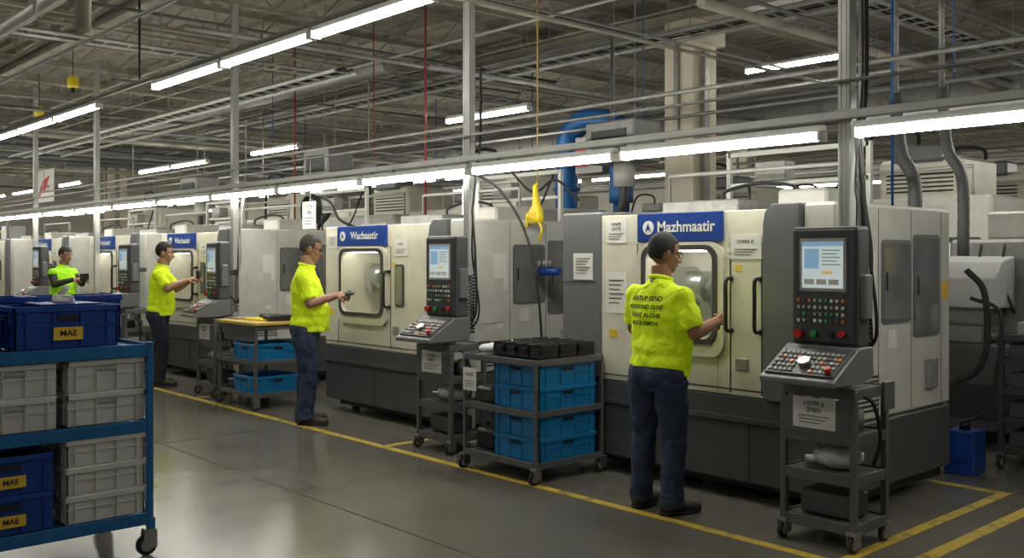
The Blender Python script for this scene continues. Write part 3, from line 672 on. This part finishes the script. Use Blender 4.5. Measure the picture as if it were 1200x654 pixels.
# ------------------------------------------------------------ people
def hand(mb,w,d,n,ts,curl,mat):
    w=V(w); d=V(d).normalized(); n=V(n); n=(n-d*n.dot(d)).normalized(); s=d.cross(n)*ts
    for off,Lg,k in ((.030,.072,0),(.010,.082,1),(-.011,.076,2),(-.030,.060,3)):
        kn=w+d*(.088-.004*abs(k-1))+s*off
        mb.cap(w+s*off*.55,kn,.015,.0125,mat,8)
        dd=d.copy(); p=kn; rs=(.0105,.0095,.0085,.0075); ax=d.cross(n)
        for j,fr in enumerate((.45,.31,.24)):
            a=curl*(.8,1.0,.7)[j]+.04*k
            dd=(Matrix.Rotation(a,3,ax)@dd).normalized()
            q=p+dd*Lg*fr; mb.cap(p,q,rs[j],rs[j+1],mat,8); p=q
    mb.ell(w+d*.045+n*.004,.026,mat,10,8)
    b0=w+d*.022+s*.022; td=(d*.55+s*.75+n*.35).normalized(); b1=b0+td*.042; mb.cap(b0,b1,.016,.012,mat,8)
    td2=(d*.8+s*.2+n*.55*(.4+curl)).normalized(); b2=b1+td2*.032; mb.cap(b1,b2,.012,.0105,mat,8)
    td3=(d*.8-s*.1+n*.7*(.4+curl)).normalized(); mb.cap(b2,b2+td3*.025,.0105,.008,mat,8)
def man(name,loc,yaw,S,arms,feet,hy=0,hp=0,glasses=False,shirt=M_shirt,skin=M_skin,hair=M_hair,long_sleeve=None,belly=0,pants=M_jean,lean=0,fuller=1.0,leg=1.14,hs=1.06):
    E=empty(name,(loc[0],loc[1],0),yaw,S)
    B=lean; f=fuller
    m=MB(); m.loft([(0,-.015,.77,.12*f,.11),(0,-.02,.84,.172*f,.14),(0,-.015,.90,.176*f,.145),(0,B*.1,.97,.168*f,.132),(0,B*.1,1.02,.16,.12)],pants)
    for sd,(fx,fy,kf,fyaw) in feet.items():
        sg=1 if sd=='R' else -1
        hip=V((sg*.092*f,-.015,.86)); kn=V((fx*.95,fy+kf,.49)); an=V((fx,fy-.02,.075))
        m.cap(hip,kn,.097*leg,.068*leg,pants,18); m.tube([hip+(kn-hip)*.1,hip.lerp(kn,.5),kn],[.100*leg,.088*leg,.069*leg],pants,18)
        m.cap(kn,an.lerp(kn,.2),.068*leg,.058*leg,pants,18); m.tube([kn,kn.lerp(an,.35),kn.lerp(an,.8),an],[.069*leg,.070*leg,.063*leg,.066*leg],pants,18)
        for q,rr_ in ((.12,.071),(.26,.067)): 
            c=an.lerp(kn,q); m.ell(c,(rr_*leg,rr_*leg,.016),pants,16,8)
        m.ell(kn+V((0,-.03,.02)),(.055*leg,.05*leg,.02),pants,14,8)
        m.tube([an+V((0,0,.03)),an+V((0,.01,-.02))],[.066*leg,.074*leg],pants,18)
    m.make('trousers',parent=E,remesh=.010,smooth=2,disp=.030)
    for sd,(fx,fy,kf,fyaw) in feet.items():
        R=T(fx,fy,0)@Matrix.Rotation(fyaw,4,'Z')
        bt=MB()
        for a in ((0,-.055,.055,.044,.047,.05),(0,.02,.05,.048,.07,.047),(0,.10,.042,.053,.07,.038),(0,.155,.036,.048,.05,.032)):
            bt.ell(a[:3],a[3:],M_shoe,14,10,M=R)
        bt.loft([(0,-.03,.04,.045,.055),(0,-.03,.13,.045,.052)],M_shoe,M=R)
        bt.make('boot_upper_'+sd,parent=E,remesh=.008,smooth=2)
        m=MB(); m.loft([(0,.05,.0,.048,.148),(0,.05,.024,.052,.153)],M_rub,24,M=R,pw=2.6); m.make('boot_sole_'+sd,parent=E)
    m=MB()
    m.loft([(0,belly*.3,.865,.184*f,.142+belly*.5),(0,belly*.4,.91,.176*f,.138+belly*.6),(0,belly*.4,.945,.184*f,.144+belly*.6),(0,B*.3+belly*.5,1.0,.174*f,.134+belly*.6),(0,B*.3+belly*.5,1.04,.182*f,.138+belly*.6),(0,B*.5+belly*.4,1.12,.178*f,.132+belly*.4),(0,B*.8-.005,1.24,.190*f,.132+belly*.2),(0,B-.012,1.33,.192*f,.124),(0,B-.015,1.395,.170*f,.100),(0,B-.012,1.44,.120,.080),(0,B,1.48,.072,.068)],shirt,32)
    sk=MB()
    def shp(sg): return V((sg*.182*(1+(f-1)*.6),B-.012,1.372))
    for sd in arms:
        sg=1 if sd=='R' else -1
        el,wr,hd,pn,cu=arms[sd]; el=V(el); wr=V(wr); sh=shp(sg)
        m.ell(sh,(.070,.074,.068),shirt,14,10)
        m.ell((sg*.115,B-.012,1.392),(.085,.078,.050),shirt,14,10)
        if long_sleeve is None:
            e2=sh.lerp(el,.80); m.tube([sh,sh.lerp(el,.35),e2],[.068,.068,.069],shirt,18); m.tube([e2,sh.lerp(el,.84)],[.069,.066],shirt,18)
            m.ell(sh.lerp(el,.45),(.071,.074,.014),shirt,14,8)
            sk.cap(sh.lerp(el,.4),el,.052,.044,skin,16)
        sk.tube([el,el.lerp(wr,.3),wr],[.044,.046,.030],skin,16); sk.ell(el,.045,skin); sk.ell(wr,.031,skin)
    H=T(0,B+.012,1.545)@Matrix.Rotation(hy,4,'Z')@Matrix.Rotation(hp,4,'X')@Matrix.Scale(hs,4)
    sk.tube([(0,B-.01,1.42),(0,B+.004,1.5),H@V((0,-.012,.02))],[.078,.064,.060],skin,18)
    sk.ell((0,-.005,.115),(.074,.093,.097),skin,24,18,M=H); sk.ell((0,.028,.045),(.056,.062,.068),skin,20,14,M=H)
    sk.ell((0,.062,-.002),(.026,.022,.02),skin,12,8,M=H); sk.ell((0,.072,.108),(.05,.018,.012),skin,12,8,M=H)
    for q in ((0,.088,.092,.011),(0,.098,.074,.013),(0,.104,.060,.0165)): sk.ell(q[:3],q[3],skin,10,8,M=H)
    for s_ in (-1,1):
        sk.ell((s_*.012,.094,.055),.011,skin,8,6,M=H); sk.ell((s_*.037,.062,.065),(.022,.02,.02),skin,10,8,M=H)
        sk.ell((s_*.077,-.004,.083),(.010,.019,.032),skin,12,8,M=H)
    sk.ell((0,.083,.028),(.022,.012,.012),skin,10,8,M=H)
    so=m.make('shirt',parent=E,remesh=.010,smooth=3,disp=.036)
    sk.make('head_and_arms',parent=E,remesh=.0065,smooth=2)
    if long_sleeve:
        l=MB()
        for sd in arms:
            sg=1 if sd=='R' else -1; el=V(arms[sd][0]); wr=V(arms[sd][1]); sh=shp(sg)*.98
            l.cap(sh,el,.064,.052,long_sleeve,16); l.cap(el,el.lerp(wr,.95),.052,.036,long_sleeve,16)
        l.make('sleeves',parent=E,remesh=.011,smooth=3)
    for sd in arms:
        hm=MB(); hand(hm,arms[sd][1],arms[sd][2],arms[sd][3],1 if sd=='L' else -1,arms[sd][4],skin); hm.make('hand_'+sd,parent=E,remesh=.0042,smooth=1)
    hr=MB()
    def keep(c):
        if c.z<.045: return False
        if c.y>.035 and c.z<.155: return False
        if c.y>.0 and c.z<.10: return False
        if c.y>-.03 and c.z<.085: return False
        return True
    hr.ell((0,-.010,.122),(.081,.098,.102),hair,40,32,M=H)
    Hi=H.inverted(); dl=[v for v in hr.bm.verts if not keep(Hi@v.co)]
    bmesh.ops.delete(hr.bm,geom=dl,context='VERTS')
    o=hr.make('hair',parent=E); sm=o.modifiers.new('so','SOLIDIFY'); sm.thickness=.016; sm.offset=-1
    fc=MB()
    for s_ in (-1,1):
        fc.ell((s_*.031,.079,.094),(.014,.009,.008),M_eye,12,8,M=H); fc.ell((s_*.032,.087,.094),(.006,.004,.006),M_black,10,6,M=H)
        fc.box(s_*.033-.017,s_*.033+.017,.080,.092,.110,.116,hair,.002,M=H)
    fc.ell((0,.092,.029),(.021,.006,.006),M_lip,12,8,M=H)
    if glasses:
        for s_ in (-1,1):
            P=[H@V((s_*.034+.022*math.cos(a*.628),.097,.092+.016*math.sin(a*.628))) for a in range(11)]
            fc.tube(P,.0022,M_black,5); fc.tube([H@V((s_*.056,.096,.097)),H@V((s_*.080,.05,.098)),H@V((s_*.084,-.01,.093))],.0025,M_black,5)
        fc.tube([H@V((-.012,.099,.095)),H@V((.012,.099,.095))],.002,M_black,5)
    fc.make('face_details',parent=E)
    cb=MB(); cb.tube([(.068*math.cos(a*math.pi/10),B+.0+.070*math.sin(a*math.pi/10),1.482-.016*math.sin(a*math.pi/10)) for a in range(21)],.014,shirt,8)
    cb.make('collar',parent=E,smooth=1)
    return E
e1=man('machine_operator',(-3.875,4.76),math.radians(-4),.985,
  {'R':((.275,.03,1.145),(.21,.31,1.205),(-.25,.9,.12),(-.9,-.3,-.1),1.0),
   'L':((-.27,.05,1.15),(-.16,.30,1.14),(.25,.95,.1),(.3,-.1,-1),.5)},
  {'R':(.125,0,.02,-.25),'L':(-.13,-.01,.01,.15)},hy=math.radians(-26),hp=math.radians(-8),glasses=True,skin=M_skin2,hair=M_hair,belly=.03,lean=.02,fuller=1.13)
e2=man('machine_operator',(-8.18,4.76),math.radians(-38),1.02,
  {'R':((.24,.06,1.13),(.13,.27,1.20),(-.45,.85,.12),(-.6,0,-.7),.9),
   'L':((-.24,.08,1.13),(-.09,.29,1.20),(.5,.8,.12),(.5,0,-.8),.9)},
  {'R':(.12,.02,.02,-.2),'L':(-.12,-.03,.01,.15)},hy=math.radians(4),hp=math.radians(-14),glasses=True,skin=M_skin,hair=M_hairg,belly=.07,fuller=1.14,leg=1.2)
e3=man('machine_operator',(-11.8,4.80),math.radians(-32),1.0,
  {'R':((.25,.13,1.20),(.13,.34,1.30),(-.1,.95,.25),(-.3,0,-.9),.8),
   'L':((-.24,.16,1.18),(-.10,.37,1.31),(.1,.95,.25),(.3,0,-.9),.8)},
  {'R':(.12,.03,.02,-.2),'L':(-.12,-.05,.01,.15)},hy=0,hp=math.radians(-8),skin=M_skin,pants=M_pants,lean=.03,belly=.03,fuller=1.08)
e4=man('machine_operator',(-15.25,4.72),math.radians(-62),.985,
  {'R':((.27,.12,1.20),(.10,.32,1.27),(-.2,.95,.1),(-.3,0,-.9),.8),
   'L':((-.27,.12,1.20),(-.06,.34,1.27),(.2,.95,.1),(.3,0,-.9),.8)},
  {'R':(.12,.0,.02,-.2),'L':(-.12,0,.01,.15)},hy=0,hp=math.radians(-14),shirt=M_vest,skin=M_skin2,long_sleeve=M_sleeve,pants=M_pants,lean=.02,fuller=1.12,belly=.03)
mb=MB(); mb.box(-.09,.09,-.04,.04,-.012,.012,M_dark,.004); mb.tube([(0,0,.01),(0,0,.04)],.02,M_gal,12); o=mb.make('held_gauge'); o.parent=e2; o.location=(0.01,.40,1.215)
mb=MB(); mb.box(-.09,.09,-.015,.015,-.05,.06,M_black,.006); mb.box(-.08,.08,-.017,-.014,-.04,.05,M_dark); o=mb.make('held_tablet'); o.parent=e3; o.location=(.015,.46,1.36)
mb=MB(); mb.box(-.08,.08,-.015,.015,-.06,.06,M_black,.006); mb.box(-.07,.07,-.017,-.014,-.05,.05,M_dark); o=mb.make('held_clipboard'); o.parent=e4; o.location=(.015,.44,1.30)
def backtext(E,lines,z0,dz,size):
    bpy.context.view_layer.update(); dg=bpy.context.evaluated_depsgraph_get()
    sh=[c for c in E.children if c.name.startswith('shirt')][0]
    bv=BVHTree.FromObject(sh,dg)
    out=MB()
    for i,s_ in enumerate(lines):
        me=text(s_,size[i],.03); tb=bmesh.new(); tb.from_mesh(me)
        bmesh.ops.subdivide_edges(tb,edges=tb.edges[:],cuts=2)
        for v in tb.verts:
            x,z=v.co.x-.01,z0-i*dz+v.co.y
            h=bv.ray_cast(V((x,-1,z)),V((0,1,0)))
            y=h[0].y-.006 if h[0] else -.1
            v.co=V((x,y,z))
        out.merge(tb,M_ink)
    out.make('shirt_print',parent=E)
backtext(e1,['AEATUP SEND','ATOESOND OLNE','DHENT ALONE','MUOE AIMON'],1.355,.052,[.041,.035,.038,.036])

# ------------------------------------------------------------ camera, world
w=bpy.data.worlds.new('World'); scene.world=w; w.use_nodes=True
w.node_tree.nodes['Background'].inputs[0].default_value=(.5,.55,.6,1); w.node_tree.nodes['Background'].inputs[1].default_value=.05
cd=bpy.data.cameras.new('camera'); cam=bpy.data.objects.new('camera',cd); COL.objects.link(cam)
cam.location=(0,0,1.6); cam.rotation_euler=(math.pi/2,0,math.radians(47.8)); cd.sensor_width=36; cd.clip_end=200
cd.lens=33.9; cd.shift_y=-.0225
scene.camera=cam
scene.view_settings.view_transform='Standard'; scene.view_settings.exposure=.8
